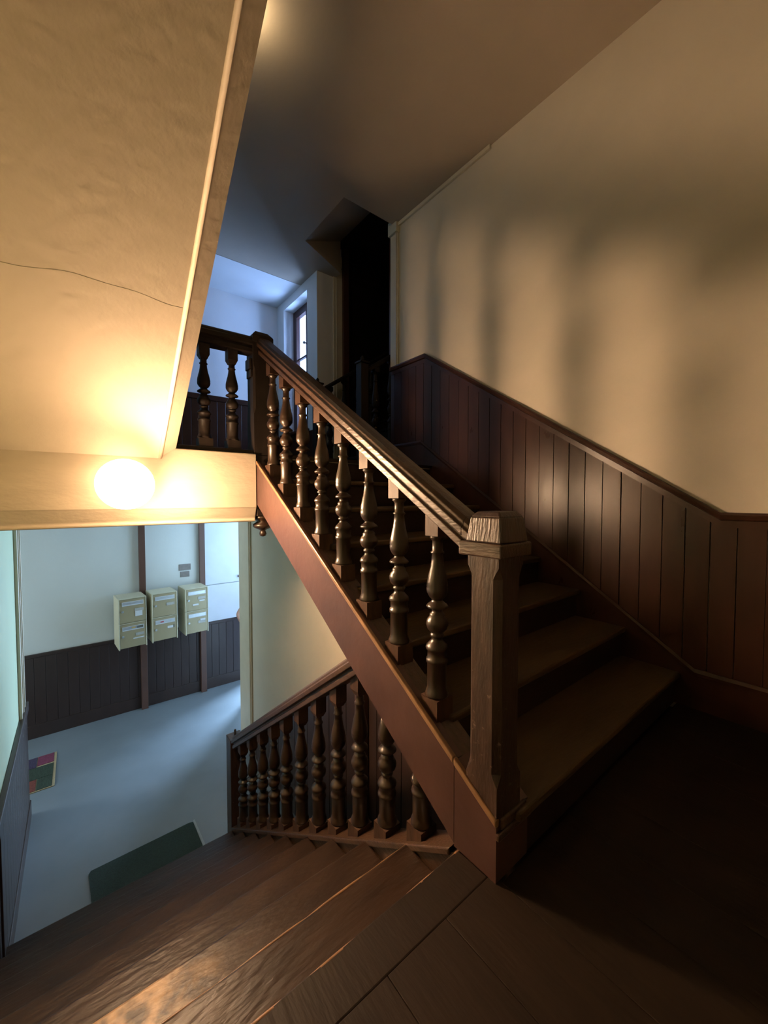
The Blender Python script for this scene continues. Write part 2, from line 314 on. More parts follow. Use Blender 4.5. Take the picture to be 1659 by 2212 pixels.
# ------------------------------------------------------------------ dark opening with its side stairs
wd = struct('wall_recess_back', box(3.6, 3.75, 2.85, 4.4, 1.0, 4.25), M['black'], label='black brown boarded wall at the back of the side opening')
struct('wall_recess_near', box(2.75, 3.6, 2.85, 3.0, 1.0, 4.15), M['black'], label='dark near wall of the side opening')
struct('wall_recess_far', box(2.62, 3.6, 4.25, 4.4, 1.0, 4.15), M['black'], label='dark far wall of the side opening')
struct('ceiling_recess_dark', box(2.535, 3.6, 3.0, 4.25, 4.15, 4.3), M['black'], label='dark boards over the side opening')
for i in range(9):
    y0 = 3.02 + i * 0.137
    obj('board', box(3.586, 3.6, y0, y0 + 0.132, L1, 4.2), M['black'], wd, bevel=0.004)
struct('trim_7', box(2.62, 2.70, 4.10, 4.2, L1, 4.22), M['casing'], bevel=0.004, label='dark red casing at the far side of the opening')
struct('trim_8', box(2.66, 2.75, 3.16, 3.27, L1, 4.22), M['casing'], bevel=0.004, label='dark red casing at the near side of the opening')
st = thing('staircase', (2.75, 3.6, L1), 'dark side stairs climbing away behind the opening in the right wall', 'staircase')
for k in range(5):
    obj('tread', box(2.47 + 0.215 * k, 2.72 + 0.215 * k, 3.28, 4.08, L1 + 0.18 * (k + 1) - 0.03, L1 + 0.18 * (k + 1)), M['black'], st, bevel=0.006)
    obj('riser', box(2.49 + 0.215 * k, 2.51 + 0.215 * k, 3.28, 4.08, L1 + 0.18 * k, L1 + 0.18 * (k + 1) - 0.03), M['black'], st)
BAL = [(0.040, 0), (0.041, .012), (0.038, .03), (0.0345, .047), (0.0335, .06), (0.0335, .205), (0.0375, .212), (0.0385, .223), (0.0375, .234), (0.0335, .24), (0.0335, .286),
       (0.038, .292), (0.040, .303), (0.037, .318), (0.029, .332), (0.020, .35), (0.0175, .366), (0.023, .371), (0.0245, .38), (0.022, .39), (0.0185, .395),
       (0.026, .404), (0.034, .42), (0.0385, .445), (0.0385, .46), (0.035, .48), (0.026, .497), (0.0275, .507), (0.024, .518), (0.0185, .526), (0.0185, .546),
       (0.034, .552), (0.0385, .560), (0.035, .572), (0.025, .585), (0.018, .598), (0.019, .604), (0.028, .62), (0.0355, .645), (0.0375, .672), (0.036, .68), (0.0372, .687),
       (0.035, .72), (0.0305, .76), (0.0250, .80), (0.021, .845), (0.0188, .885), (0.0235, .892), (0.024, .899), (0.0185, .908), (0.0175, .965), (0.021, .975), (0.0265, .985), (0.0265, 1.0)]
def side_rail(y, x0, z0, label):
    t = thing('balustrade', (x0, y, L1), label, 'balustrade')
    b = box(x0 - 0.045, x0 + 0.045, y - 0.045, y + 0.045, L1, z0 - 0.03); bx(b, x0 - 0.055, x0 + 0.055, y - 0.055, y + 0.055, z0 - 0.03, z0 - 0.01)
    nw = obj('newel_post', b, M['black'], t, bevel=0.005)
    obj('finial', lathe(bmesh.new(), [(0.02, -0.012), (0.032, 0.0), (0.014, 0.012), (0.020, 0.026), (0.012, 0.04), (0.003, 0.05)], x0, y, z0, 14), M['black'], nw, smooth=True)
    loft_b = bmesh.new()
    P = [(-0.03, 0), (0.03, 0), (0.034, 0.03), (0.018, 0.05), (-0.018, 0.05), (-0.034, 0.03)]
    loft(loft_b, P, (x0 + 0.045, y, z0 - 0.11), (x0 + 1.0, y, z0 + 0.52), 'x')
    obj('handrail', loft_b, M['black'], t)
    for i in range(4):
        xb = x0 + 0.16 + i * 0.2; zb = L1 + 0.18 * max(0, math.floor((xb - 2.47) / 0.22) + 1); zt = z0 - 0.11 + (xb - x0 - 0.045) * 0.66
        bb = lathe(bmesh.new(), [(r, 0.06 + f * (zt - zb - 0.10)) for r, f in BAL], xb, y, zb, 12)
        bx(bb, xb - 0.035, xb + 0.035, y - 0.03, y + 0.03, zb, zb + 0.06); bx(bb, xb - 0.03, xb + 0.03, y - 0.028, y + 0.028, zt - 0.045, zt + 0.005)
        obj('baluster', bb, M['black'], t)
side_rail(3.14, 2.22, 2.44, 'dark balustrade with finial at the near side of the side stairs')
side_rail(4.0, 2.20, 2.43, 'small dark balustrade in front of the cream return wall')

# ------------------------------------------------------------------ window of the upper landing
w1 = struct('window_1', (lambda b: (bx(b, 2.42, 2.47, 4.98, 5.08, 1.965, 3.66), bx(b, 2.42, 2.47, 4.40, 4.46, 1.965, 3.66), bx(b, 2.42, 2.47, 4.46, 4.98, 3.56, 3.66), bx(b, 2.425, 2.465, 4.63, 4.715, 2.03, 3.56), bx(b, 2.42, 2.47, 4.46, 4.98, 1.965, 2.03), b)[-1])(bmesh.new()), M['winwood'], label='tall casement window in the white recess')
for z in (2.48, 2.99): obj('glazing_bar', box(2.43, 2.46, 4.46, 4.98, z - 0.012, z + 0.012), M['winwood'], w1)
for z0, z1 in ((2.03, 2.468), (2.492, 2.978), (3.002, 3.56)): obj('pane', box(2.443, 2.447, 4.46, 4.98, z0, z1), M['glass'], w1)
obj('handle', lathe(bmesh.new(), [(0.008, 0), (0.008, 0.03), (0.017, 0.034), (0.019, 0.045), (0.012, 0.055)], 0, 0, 0, 12), M['brass'], w1, True, loc=(2.425, 4.685, 3.135)).rotation_euler = (0, math.radians(-90), 0)

# ------------------------------------------------------------------ upward flight
up = thing('staircase', (1.7, 1.4, 0), 'dark oak stairs climbing from the half landing along the wainscot', 'staircase')
for k in range(1, 8):
    obj('tread', box(1.0, 2.512, nose_u(k), nose_u(k + 1) + 0.045, R * k - 0.032, R * k), M['treadup'], up, bevel=0.011, seg=3)
for k in range(1, 9):
    obj('riser', box(1.0, 2.512, nose_u(k) + 0.026, nose_u(k) + 0.046, R * (k - 1), R * k - 0.030), M['riser'], up)
y0, y1 = 0.800, 2.468
obj('string', pr([(y0, cap_z(y0)), (y1, cap_z(y1)), (y1, cap_z(y1) - 0.272), (y0, cap_z(y0) - 0.268)], 'x', XS, XS + 0.04), M['string'], up)
obj('string_edge', pr([(y0, cap_z(y0) + 0.010), (y1, cap_z(y1) + 0.010), (y1, cap_z(y1) - 0.012), (y0, cap_z(y0) - 0.012)], 'x', XS - 0.006, XS + 0.012), M['edge'], up, bevel=0.004)
obj('string_cap', pr([(y0, cap_z(y0) - 0.006), (y1, cap_z(y1) - 0.006), (y1, cap_z(y1) - 0.034), (y0, cap_z(y0) - 0.034)], 'x', XS + 0.0125, XS + 0.115), M['rail'], up)
obj('inner_string', pr([(y0, cap_z(y0) - 0.036), (y1, cap_z(y1) - 0.036), (y1, cap_z(y1) - 0.30), (y0, cap_z(y0) - 0.26)], 'x', XS + 0.042, 0.998), M['string'], up)
obj('soffit', pr([(0.86, -0.06), (2.40, 0.93), (2.40, 0.95), (0.86, -0.04)], 'x', 1.0, 2.51), M['plaster'], up)

# ------------------------------------------------------------------ balustrade of the upward flight
RAILP = [(-0.036, 0), (0.036, 0), (0.045, 0.006), (0.045, 0.042), (0.036, 0.047), (0.036, 0.058), (0.042, 0.066), (0.054, 0.070), (0.055, 0.104), (0.046, 0.112), (0.044, 0.130), (0.030, 0.146), (0.0, 0.150),
         (-0.030, 0.146), (-0.044, 0.130), (-0.046, 0.112), (-0.055, 0.104), (-0.054, 0.070), (-0.042, 0.066), (-0.036, 0.058), (-0.036, 0.047), (-0.045, 0.042), (-0.045, 0.006)]
RAILP = [(q[0], q[1] * 0.74) for q in RAILP]
XB = 0.98
bu = thing('balustrade', (XB, 1.4, 0.5), 'dark turned balustrade of the upward flight ending at the tall newel on the landing', 'balustrade')
ya, yb = 0.786, 2.478
obj('handrail', loft(bmesh.new(), RAILP, (XB, ya, rail_z(ya)), (XB, yb, rail_z(yb))), M['rail'], bu, bevel=0.0025)
def baluster_mesh(h0, slope0, h1, slope1, tongue, y=0.0, x=0.0):
    """square plinth cut to the slope below, turning, block cut to the slope above; h0, h1 heights of the two slopes at the axis"""
    bm = bmesh.new(); s = 0.039; t = 0.030
    pl = h0 + 0.052; bt = h1 - 0.062
    prism(bm, [(y - s, h0 - slope0 * s), (y + s, h0 + slope0 * s), (y + s, pl), (y - s, pl)], 'x', x - s, x + s)
    prism(bm, [(y - t, bt), (y + t, bt), (y + t, h1 + slope1 * t), (y - t, h1 - slope1 * t)], 'x', x - t, x + t)
    if tongue:
        v0 = [bm.verts.new((x + a * t, y + b * t, bt)) for a, b in ((-1, -1), (1, -1), (1, 1), (-1, 1))]
        v1 = [bm.verts.new((x + a * 0.019, y + b * 0.019, bt - 0.025)) for a, b in ((-1, -1), (1, -1), (1, 1), (-1, 1))]
        for i in range(4): bm.faces.new((v0[i], v0[(i + 1) % 4], v1[(i + 1) % 4], v1[i]))
        bm.faces.new(v1)
    n0 = len(bm.faces)
    lathe(bm, [(r, pl + f * (bt - pl)) for r, f in BAL], x, y, 0, 24)
    bm.faces.ensure_lookup_table()
    for f in bm.faces[n0:]: f.smooth = len(f.verts) == 4
    for f in bm.faces[:n0]: f.material_index = 1
    return bm
def blocks(o, m):
    o.data.materials.append(m); return o
obj('handrail_end', loft(bmesh.new(), [q for q in RAILP if q[1] > 0.040], (XB, 0.746, rail_z(0.746)), (XB, ya, rail_z(ya))), M['rail'], bu, bevel=0.0025)
bal0 = None
for yy in (0.938, 1.142, 1.340, 1.542, 1.742, 1.950, 2.162, 2.355):
    if bal0 is None:
        bal0 = blocks(obj('baluster', baluster_mesh(cap_z(yy) - 0.006 - cap_z(yy), 0.632, rail_z(yy) - cap_z(yy) + 0.002, 0.6416, False), M['turned'], bu, loc=(XB, yy, cap_z(yy))), M['block'])
    else:
        o = bal0.copy(); C.objects.link(o); o.location = Vector((XB, yy, cap_z(yy))) - wl(bu)
# landing newel: sloped foot, chamfered post, collar, tapered cap
nx0, nx1, ny0, ny1 = 0.916, 1.034, 0.642, 0.752
foot = pr([(0.642, 0), (0.798, 0), (0.798, cap_z(0.798)), (0.642, cap_z(0.642))], 'x', XS, 1.075)
nb = obj('newel_base', foot, M['string'], bu)
obj('base_edge', pr([(0.640, cap_z(0.640) + 0.010), (0.799, cap_z(0.799) + 0.010), (0.799, cap_z(0.799) - 0.012), (0.640, cap_z(0.640) - 0.012)], 'x', XS - 0.006, XS + 0.012), M['edge'], nb, bevel=0.004)
obj('base_moulding', (lambda b: (bx(b, 0.912, 1.082, 0.630, 0.644, 0.128, 0.150), bx(b, 0.930, 1.060, 0.634, 0.646, 0.152, 0.182), b)[-1])(bmesh.new()), M['rail'], nb, bevel=0.005)
def cham_post(bm, x0, x1, y0, y1, zs, c):
    """square post whose corners are chamfered between the stops: zs = bottom, stop, stop, top"""
    rings = []
    for z, q in ((zs[0], 0.0005), (zs[1], 0.0005), (zs[1] + 0.022, c * 0.7), (zs[1] + 0.034, c), (zs[2] - 0.034, c), (zs[2] - 0.018, c * 0.6), (zs[2], 0.0005), (zs[3], 0.0005)):
        rings.append([bm.verts.new(p + (z,)) for p in ((x0 + q, y0), (x1 - q, y0), (x1, y0 + q), (x1, y1 - q), (x1 - q, y1), (x0 + q, y1), (x0, y1 - q), (x0, y0 + q))])
    for a, b in zip(rings, rings[1:]):
        for i in range(8): bm.faces.new((a[i], a[(i + 1) % 8], b[(i + 1) % 8], b[i]))
    bm.faces.new(rings[0][::-1]); bm.faces.new(rings[-1]); return bm
npo = obj('newel_post', cham_post(bmesh.new(), nx0, nx1, ny0, ny1, (0.17, 0.275, 0.905, 0.935), 0.019), M['newel'], bu, bevel=0.002)
cp = bx(bmesh.new(), nx0 - 0.004, 1.066, 0.633, 0.786, 0.930, 0.972)
obj('cap_moulding', cp, M['rail'], npo, bevel=0.005)
def frust(bm, a, b, z0, z1):
    v0 = [bm.verts.new((x, y, z0)) for x, y in ((a[0], a[2]), (a[1], a[2]), (a[1], a[3]), (a[0], a[3]))]
    v1 = [bm.verts.new((x, y, z1)) for x, y in ((b[0], b[2]), (b[1], b[2]), (b[1], b[3]), (b[0], b[3]))]
    for i in range(4): bm.faces.new((v0[i], v0[(i + 1) % 4], v1[(i + 1) % 4], v1[i]))
    bm.faces.new(v0[::-1]); bm.faces.new(v1); return bm
cb_ = frust(bmesh.new(), (0.914, 1.050, 0.636, 0.758), (0.922, 1.040, 0.644, 0.748), 0.973, 1.046)
frust(cb_, (0.922, 1.040, 0.644, 0.748), (0.936, 1.026, 0.658, 0.734), 1.046, 1.062)
obj('newel_cap', cb_, M['newel'], npo, bevel=0.004)

# ------------------------------------------------------------------ guard balustrade of the upper landing
gb = thing('balustrade', (0.7, 2.53, L1), 'dark guard rail with heavy newel on the landing edge above the globe lamp', 'balustrade')
obj('handrail', loft(bmesh.new(), RAILP, (0.40, 2.54, 2.024), (0.91, 2.54, 2.030), 'x'), M['oakshade'], gb, bevel=0.0025)
obj('base_rail', box(0.40, 0.905, 2.495, 2.60, L1 - 0.006, L1 + 0.020), M['oakshade'], gb, bevel=0.005)
gm = None
for xb in (0.44, 0.622, 0.788):
    if gm is None:
        gm = obj('baluster', baluster_mesh(L1 + 0.020, 0, 2.027, 0, True), M['oakshade'], gb, loc=(xb, 2.54, 0)); blocks(gm, M['oakshade'])
    else:
        o = gm.copy(); C.objects.link(o); o.location = Vector((xb, 2.54, 0)) - wl(gb)
nw = obj('newel_post', cham_post(bmesh.new(), 0.906, 1.035, 2.482, 2.605, (L1 - 0.01, L1 + 0.25, 1.955, 2.10), 0.012), M['oakshade'], gb, bevel=0.003)
obj('bracket', (lambda b: (bx(b, 0.888, 0.906, 2.50, 2.585, 1.93, 2.0), bx(b, 0.895, 0.906, 2.50, 2.585, 1.88, 1.93), b)[-1])(bmesh.new()), M['oakshade'], nw, bevel=0.006)
cb_ = frust(bmesh.new(), (0.902, 1.040, 2.478, 2.609), (0.902, 1.040, 2.478, 2.609), 2.10, 2.145)
frust(cb_, (0.902, 1.040, 2.478, 2.609), (0.930, 1.012, 2.505, 2.582), 2.145, 2.178)
obj('newel_cap', cb_, M['oakshade'], nw, bevel=0.004)
pd = bx(bmesh.new(), 0.920, 1.036, 2.482, 2.605, 0.985, L1 - 0.012)
obj('newel_tail', pd, M['oakshade'], nw, bevel=0.004)
dr = lathe(bmesh.new(), [(0.060, 0.985), (0.058, 0.968), (0.046, 0.958), (0.040, 0.945), (0.062, 0.930), (0.066, 0.915), (0.050, 0.902), (0.026, 0.893), (0.016, 0.885), (0.021, 0.876), (0.024, 0.862), (0.018, 0.850), (0.004, 0.845)][::-1], 0.978, 2.54, 0, 20)
obj('pendant', dr, M['turned'], nw, smooth=True)

# ------------------------------------------------------------------ downward flight
dn = thing('staircase', (0.26, 2.0, Z0), 'worn brown oak stairs going down to the entrance hall', 'staircase')
for k in range(1, 10):
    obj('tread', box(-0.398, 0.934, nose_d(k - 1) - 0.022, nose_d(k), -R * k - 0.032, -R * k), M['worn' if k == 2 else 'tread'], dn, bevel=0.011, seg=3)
for k in range(0, 10):
    obj('riser', box(-0.398, 0.934, nose_d(k) - 0.045, nose_d(k) - 0.025, -R * (k + 1), -R * k - 0.030), M['riser'], dn)
M_edge = M['edge']
for k in range(0, 2):
    eb = bmesh.new(); n = 46; rg = []
    for i in range(n + 1):
        xx = -0.396 + i * (0.934 + 0.396 - 0.006) / n; rr = 0.0015 + 0.0045 * abs(math.sin(xx * 5.1 + k * 1.7) * math.cos(xx * 13.0 + k)) ** 0.7
        rg.append([eb.verts.new((xx, nose_d(k) - 0.004 + rr * math.cos(a), -R * k - 0.004 + rr * math.sin(a))) for a in [2 * math.pi * j / 6 for j in range(6)]])
    for a, b in zip(rg, rg[1:]):
        for j in range(6): eb.faces.new((a[j], a[(j + 1) % 6], b[(j + 1) % 6], b[j]))
    eb.faces.new(rg[0][::-1]); eb.faces.new(rg[-1])
    obj('worn_arris', eb, M['edge'], dn, smooth=True)
ya, yb = 0.80, 3.178
obj('string', pr([(ya, lcap_z(ya) - 0.02), (yb, lcap_z(yb) - 0.02), (yb, Z0), (yb - 0.25, Z0), (ya, lcap_z(ya) - 0.50)], 'x', 0.936, 0.985), M['rail'], dn)
obj('string_cap', pr([(ya + 0.03, lcap_z(ya + 0.03)), (yb, lcap_z(yb)), (yb, lcap_z(yb) - 0.028), (ya + 0.03, lcap_z(ya + 0.03) - 0.028)], 'x', 0.926, 1.035), M['edge'] if False else M['rail'], dn, bevel=0.005)
bd = thing('balustrade', (0.985, 2.2, -0.9), 'dark turned balustrade of the downward flight running down to the hall newel', 'balustrade')
XL = 0.985
for k in range(11):
    yy = (1.018, 1.222, 1.420, 1.604, 1.803, 2.008, 2.212, 2.405, 2.605, 2.815, 3.022)[k]
    top = lrail_z(yy) + 0.002; tong = True
    if yy < 1.35: top = min(top, 0.62 * (yy - 0.78) - 0.085 + 0.06)
    bm = baluster_mesh(lcap_z(yy) + 0.0, -0.655, lcap_z(yy) + 0.66, -0.705, tong, yy, XL) if yy < 1.35 else baluster_mesh(lcap_z(yy), -0.655, top, -0.705, tong, yy, XL)
    if yy < 1.35:        # the first two end under the string of the upward flight
        geom = bm.verts[:] + bm.edges[:] + bm.faces[:]
        r = bmesh.ops.bisect_plane(bm, geom=geom, plane_co=(0, yy, top - 0.06), plane_no=(0, -0.62, 1), clear_outer=True)
        es = [e for e in r['geom_cut'] if isinstance(e, bmesh.types.BMEdge)]
        if es: bmesh.ops.holes_fill(bm, edges=es)
    blocks(obj('baluster', bm, M['turned'], bd), M['block'])
RL = RAILP
obj('handrail', loft(bmesh.new(), RL, (XL, 1.37, lrail_z(1.37)), (XL, 3.14, lrail_z(3.14))), M['rail'], bd, bevel=0.0025)
nb_ = bx(bmesh.new(), 0.938, 1.05, 3.182, 3.30, Z0, -0.862)
nl = obj('newel_post', nb_, M['newel'], bd, bevel=0.006)
obj('newel_pin', lathe(bmesh.new(), [(0.009, 0), (0.009, 0.045), (0.006, 0.05)], 0.995, 3.245, -0.863, 10), M['steel'], nl)

# boarded side of the cellar stairs under the cream wall
def cel(y): return -0.127 - 0.05 - 0.683 * (y - 2.379)
ce = struct('trim_9', pr([(0.56, Z0), (4.50, Z0), (4.50, cel(4.50)), (2.0, cel(2.0)), (0.95, 0.0), (0.56, -0.25)], 'x', 1.488, 1.50), M['hallwains'], label='dark boarded dado of the wall under the upward flight')
yy = 0.62
while yy < 4.4:
    a, b = yy + 0.002, yy + 0.118
    f = lambda q: min(cel(q), 0.62 * (q - 0.78) - 0.12)
    if f(a) > Z0 + 0.05 and f(b) > Z0 + 0.03: obj('board', pr([(a, Z0), (b, Z0), (b, f(b) - 0.03), (a, f(a) - 0.03)], 'x', 1.478, 1.4885), M['hallwains'], ce, bevel=0.003)
    yy += 0.12
obj('post', box(1.44, 1.478, 2.03, 2.14, Z0, 0.60), M['post'], ce, bevel=0.004)
# cream strips with moulded beads on both sides of the hall opening
tb = box(1.485, 1.50, 4.30, 4.62, Z0, 0.965); tr_ = struct('trim_10', tb, M['creamtrim'], label='cream strip at the end of the wall under the flight')
for q in (4.235, 4.275): obj('bead', box(1.482, 1.50, q, q + 0.022, Z0, 0.965), M['moulding'], tr_, bevel=0.004)
tb = box(-0.40, -0.385, 4.34, 4.62, -0.86, 0.965); tr_ = struct('trim_11', tb, M['creamtrim'], label='cream strip at the end of the pale green wall')
for q in (4.27, 4.40, 4.50): obj('bead', box(-0.40, -0.378, q, q + 0.02, -0.86, 0.965), M['creamtrim'], tr_, bevel=0.004)
dl = struct('trim_12', box(-0.40, -0.388, 3.0, 4.62, Z0, -0.76), M['hallwains'], label='dark dado at the foot of the pale green wall')
for i in range(14):
    obj('board', box(-0.389, -0.378, 3.06 + i * 0.111, 3.168 + i * 0.111, Z0 + 0.14, -0.78), M['hallwains'], dl, bevel=0.003)
obj('dado_rail', box(-0.40, -0.366, 2.4, 4.63, -0.78, -0.70), M['hallwains'], dl, bevel=0.008)
obj('skirting', box(-0.40, -0.37, 3.16, 4.63, Z0, Z0 + 0.14), M['hallwains'], dl, bevel=0.005)

# ------------------------------------------------------------------ soffit of the next flight overhead
def so(y): return 1.322 + 0.81 * (2.47 - y)
f3 = struct('ceiling_slope', pr([(2.469, so(2.469)), (-1.2, so(-1.2)), (-1.2, so(-1.2) + 0.4), (2.469, so(2.469) + 0.30)], 'x', -0.4, 0.372), M['soffit'], label='sloping plaster soffit of the next flight overhead')
bd_ = bmesh.new()
sec = [(0.372, 0.004), (0.452, 0.062), (0.452, 0.45), (0.372, 0.45)]
v0 = [bd_.verts.new((q[0], 2.469, so(2.469) + q[1])) for q in sec]; v1 = [bd_.verts.new((q[0], -1.2, so(-1.2) + q[1])) for q in sec]
bd_.faces.new(v0); bd_.faces.new(v1[::-1])
for i in range(4): bd_.faces.new((v0[i], v0[(i + 1) % 4], v1[(i + 1) % 4], v1[i]))
obj('soffit_band', bd_, M['soffit'], f3)
bd_ = bmesh.new()
for q in range(8):
    pass
sec = [(0.372 + 0.010 * math.cos(a), 0.002 + 0.010 * math.sin(a)) for a in [2 * math.pi * i / 8 for i in range(8)]]
v0 = [bd_.verts.new((q[0], 2.466, so(2.466) + q[1])) for q in sec]; v1 = [bd_.verts.new((q[0], -1.2, so(-1.2) + q[1])) for q in sec]
for i in range(8): bd_.faces.new((v0[i], v0[(i + 1) % 8], v1[(i + 1) % 8], v1[i]))
bd_.faces.new(v0); bd_.faces.new(v1[::-1])
pb = bmesh.new(); n = 24; lo = []; hi = []; lo2 = []; hi2 = []
for i in range(n + 1):
    xx = -0.398 + i * (0.36 + 0.398) / n; yy = 1.79 - 0.02 * i / n + 0.010 * math.sin(i * 0.33) + 0.003 * math.sin(i * 0.9)
    for L_, dz, y_ in ((lo, 0.0005, 2.46), (hi, -0.0008, 2.46), (lo2, 0.0005, yy), (hi2, -0.0008, yy)): L_.append(pb.verts.new((xx, y_, so(y_) + dz)))
for i in range(n):
    pb.faces.new((hi[i], hi[i + 1], hi2[i + 1], hi2[i])); pb.faces.new((lo2[i], lo2[i + 1], lo[i + 1], lo[i])); pb.faces.new((hi2[i], hi2[i + 1], lo2[i + 1], lo2[i])); pb.faces.new((lo[i], lo[i + 1], hi[i + 1], hi[i]))
obj('plaster_coat', pb, M['soffit'], f3)
obj('soffit_bead', bd_, M['soffit'], f3, smooth=True)

# ------------------------------------------------------------------ globe lamp on the beam
lm, le, lnt = emit('opal_globe_light', LAMP_COL, LAMP_FRONT)
tc = nod(lnt, 'ShaderNodeTexCoord')
def lobe(v, lo, hi, out):
    """how strongly the opal glass glows round the axis v of the fixture"""
    d = nod(lnt, 'ShaderNodeVectorMath', operation='DOT_PRODUCT'); d.inputs[1].default_value = Vector(v).normalized()
    lnt.links.new(tc.outputs['Normal'], d.inputs[0])
    r = nod(lnt, 'ShaderNodeMapRange'); r.interpolation_type = 'SMOOTHSTEP'
    r.inputs[1].default_value = lo; r.inputs[2].default_value = hi; r.inputs[3].default_value = 0; r.inputs[4].default_value = out
    lnt.links.new(d.outputs['Value'], r.inputs[0]); return r
ad = nod(lnt, 'ShaderNodeMath', operation='ADD'); ad2 = nod(lnt, 'ShaderNodeMath', operation='ADD'); 
zc = nod(lnt, 'ShaderNodeSeparateXYZ'); lnt.links.new(tc.outputs['Normal'], zc.inputs[0])
zr = nod(lnt, 'ShaderNodeMapRange'); zr.inputs[1].default_value = 0.55; zr.inputs[2].default_value = 0.10; lnt.links.new(zc.outputs[2], zr.inputs[0])
zm = nod(lnt, 'ShaderNodeMath', operation='MULTIPLY'); lnt.links.new(zr.outputs[0], zm.inputs[1])
lnt.links.new(lobe((0.55, -0.83, -0.05), 0.52, 1.0, LAMP_FRONT).outputs[0], zm.inputs[0])
un = nod(lnt, 'ShaderNodeMath', operation='ADD'); un.inputs[1].default_value = LAMP_ALL; lnt.links.new(zm.outputs[0], un.inputs[0])
lnt.links.new(un.outputs[0], ad.inputs[0])
lnt.links.new(lobe((0, -1, -0.4), -0.05, 0.6, LAMP_BASE).outputs[0], ad.inputs[1])
lnt.links.new(ad.outputs[0], ad2.inputs[0]); lnt.links.new(lobe((0.64, -0.46, -0.62), 0.40, 1.0, LAMP_DOWN).outputs[0], ad2.inputs[1]); lnt.links.new(ad2.outputs[0], le.inputs[1])
lt = thing('wall_lamp', (0.205, 2.47, 1.175), 'glowing round opal globe lamp on the beam', 'lamp')
sp = bmesh.new(); bmesh.ops.create_uvsphere(sp, u_segments=40, v_segments=24, radius=0.128)
bmesh.ops.scale(sp, vec=(1, 0.86, 1), verts=sp.verts[:])
obj('globe', sp, lm, lt, smooth=True, loc=(0.200, 2.362, 1.172))
obj('lamp_base', lathe(bmesh.new(), [(0.075, 0), (0.075, 0.012), (0.05, 0.02)], 0, 0, 0, 24), M['alu'], lt, loc=(0.198, 2.47, 1.172)).rotation_euler = (math.radians(90), 0, 0)
cm, ce_, _ = emit('small_ceiling_globe_light', (1.0, 0.74, 0.42), ATTIC_E)
cl = thing('ceiling_lamp', (0.80, 2.24, CZ), 'small round ceiling lamp above the sloping soffit', 'lamp')
sp = bmesh.new(); bmesh.ops.create_uvsphere(sp, u_segments=24, v_segments=14, radius=0.055)
obj('globe', sp, cm, cl, smooth=True, loc=(0.76, 2.20, CZ - 0.09))
obj('lamp_base', lathe(bmesh.new(), [(0.03, -0.045), (0.045, -0.02), (0.05, 0.0)], 0.76, 2.20, CZ, 20), M['alu'], cl)

# ------------------------------------------------------------------ entrance hall: dado, posts, door, mailboxes
hd = struct('trim_13', box(-2.8, 2.3, 6.108, 6.12, Z0, -0.76), M['hallwains'], label='dark brown boarded dado of the hall wall')
b0 = None
for i in range(44):
    x0 = -2.3 + i * 0.104
    if b0 is None: b0 = obj('board', box(0.001, 0.102, 0, 0.010, Z0 + 0.16, -0.78), M['hallwains'], hd, bevel=0.003, loc=(x0, 6.098, 0))
    else:
        o = b0.copy(); C.objects.link(o); o.location = Vector((x0, 6.098, 0)) - wl(hd)
obj('dado_rail', box(-2.8, 2.3, 6.092, 6.12, -0.78, -0.738), M['hallwains'], hd, bevel=0.006)
obj('skirting', box(-2.8, 2.3, 6.094, 6.12, Z0, Z0 + 0.16), M['hallwains'], hd, bevel=0.005)
for x0, lab in ((0.640, 'brown timber post between the first two mailbox stacks'), (1.385, 'brown timber post behind the last mailbox stack')):
    t = thing('timber_post', (x0 + 0.035, 6.05, Z0), lab, 'post', 'posts in front of the hall wall')
    obj('shaft', box(x0, x0 + 0.074, 6.035, 6.090, Z0, 0.985), M['post'], t, bevel=0.003)
d1 = struct('door_1', (lambda b: (bx(b, 2.3, 2.38, 6.16, 6.24, Z0, 0.62), bx(b, 3.42, 3.5, 6.16, 6.24, Z0, 0.62), bx(b, 2.38, 3.42, 6.16, 6.24, 0.54, 0.62), bx(b, 2.38, 3.42, 6.16, 6.24, Z0, Z0 + 0.25), bx(b, 2.87, 2.93, 6.16, 6.24, Z0 + 0.25, 0.54), b)[-1])(bmesh.new()), M['winwood'], label='glazed street door round the corner of the hall')
for x0, x1 in ((2.38, 2.87), (2.93, 3.42)): obj('pane', box(x0, x1, 6.198, 6.202, Z0 + 0.25, 0.54), M['glass'], d1)
d2 = struct('door_2', (lambda b: (bx(b, -2.90, -2.84, 4.75, 4.84, Z0, 0.62), bx(b, -2.90, -2.84, 5.86, 5.95, Z0, 0.62), bx(b, -2.90, -2.84, 4.84, 5.86, 0.53, 0.62), bx(b, -2.90, -2.84, 4.84, 5.86, Z0, Z0 + 0.25), b)[-1])(bmesh.new()), M['winwood'], label='added glazed door out of view at the hall end')  # unseen door, added to let fill light into the hall
obj('pane', box(-2.872, -2.868, 4.84, 5.86, Z0 + 0.25, 0.53), M['glass'], d2)
cu = thing('meter_cupboard', (1.85, 6.11, -0.7), 'white two-part cupboard front on the hall wall right of the posts', 'cupboard')
obj('door', box(1.470, 2.05, 6.098, 6.119, -0.180, 0.93), M['cupb'], cu, bevel=0.003)
obj('lower_panel', box(1.470, 2.05, 6.098, 6.119, -0.735, -0.192), M['cupb'], cu, bevel=0.003)
obj('knob', lathe(bmesh.new(), [(0.010, 0), (0.010, 0.012), (0.020, 0.016), (0.018, 0.026)], 0, 0, 0, 12), M['steel'], cu, loc=(1.955, 6.098, -0.10)).rotation_euler = (math.radians(90), 0, 0)
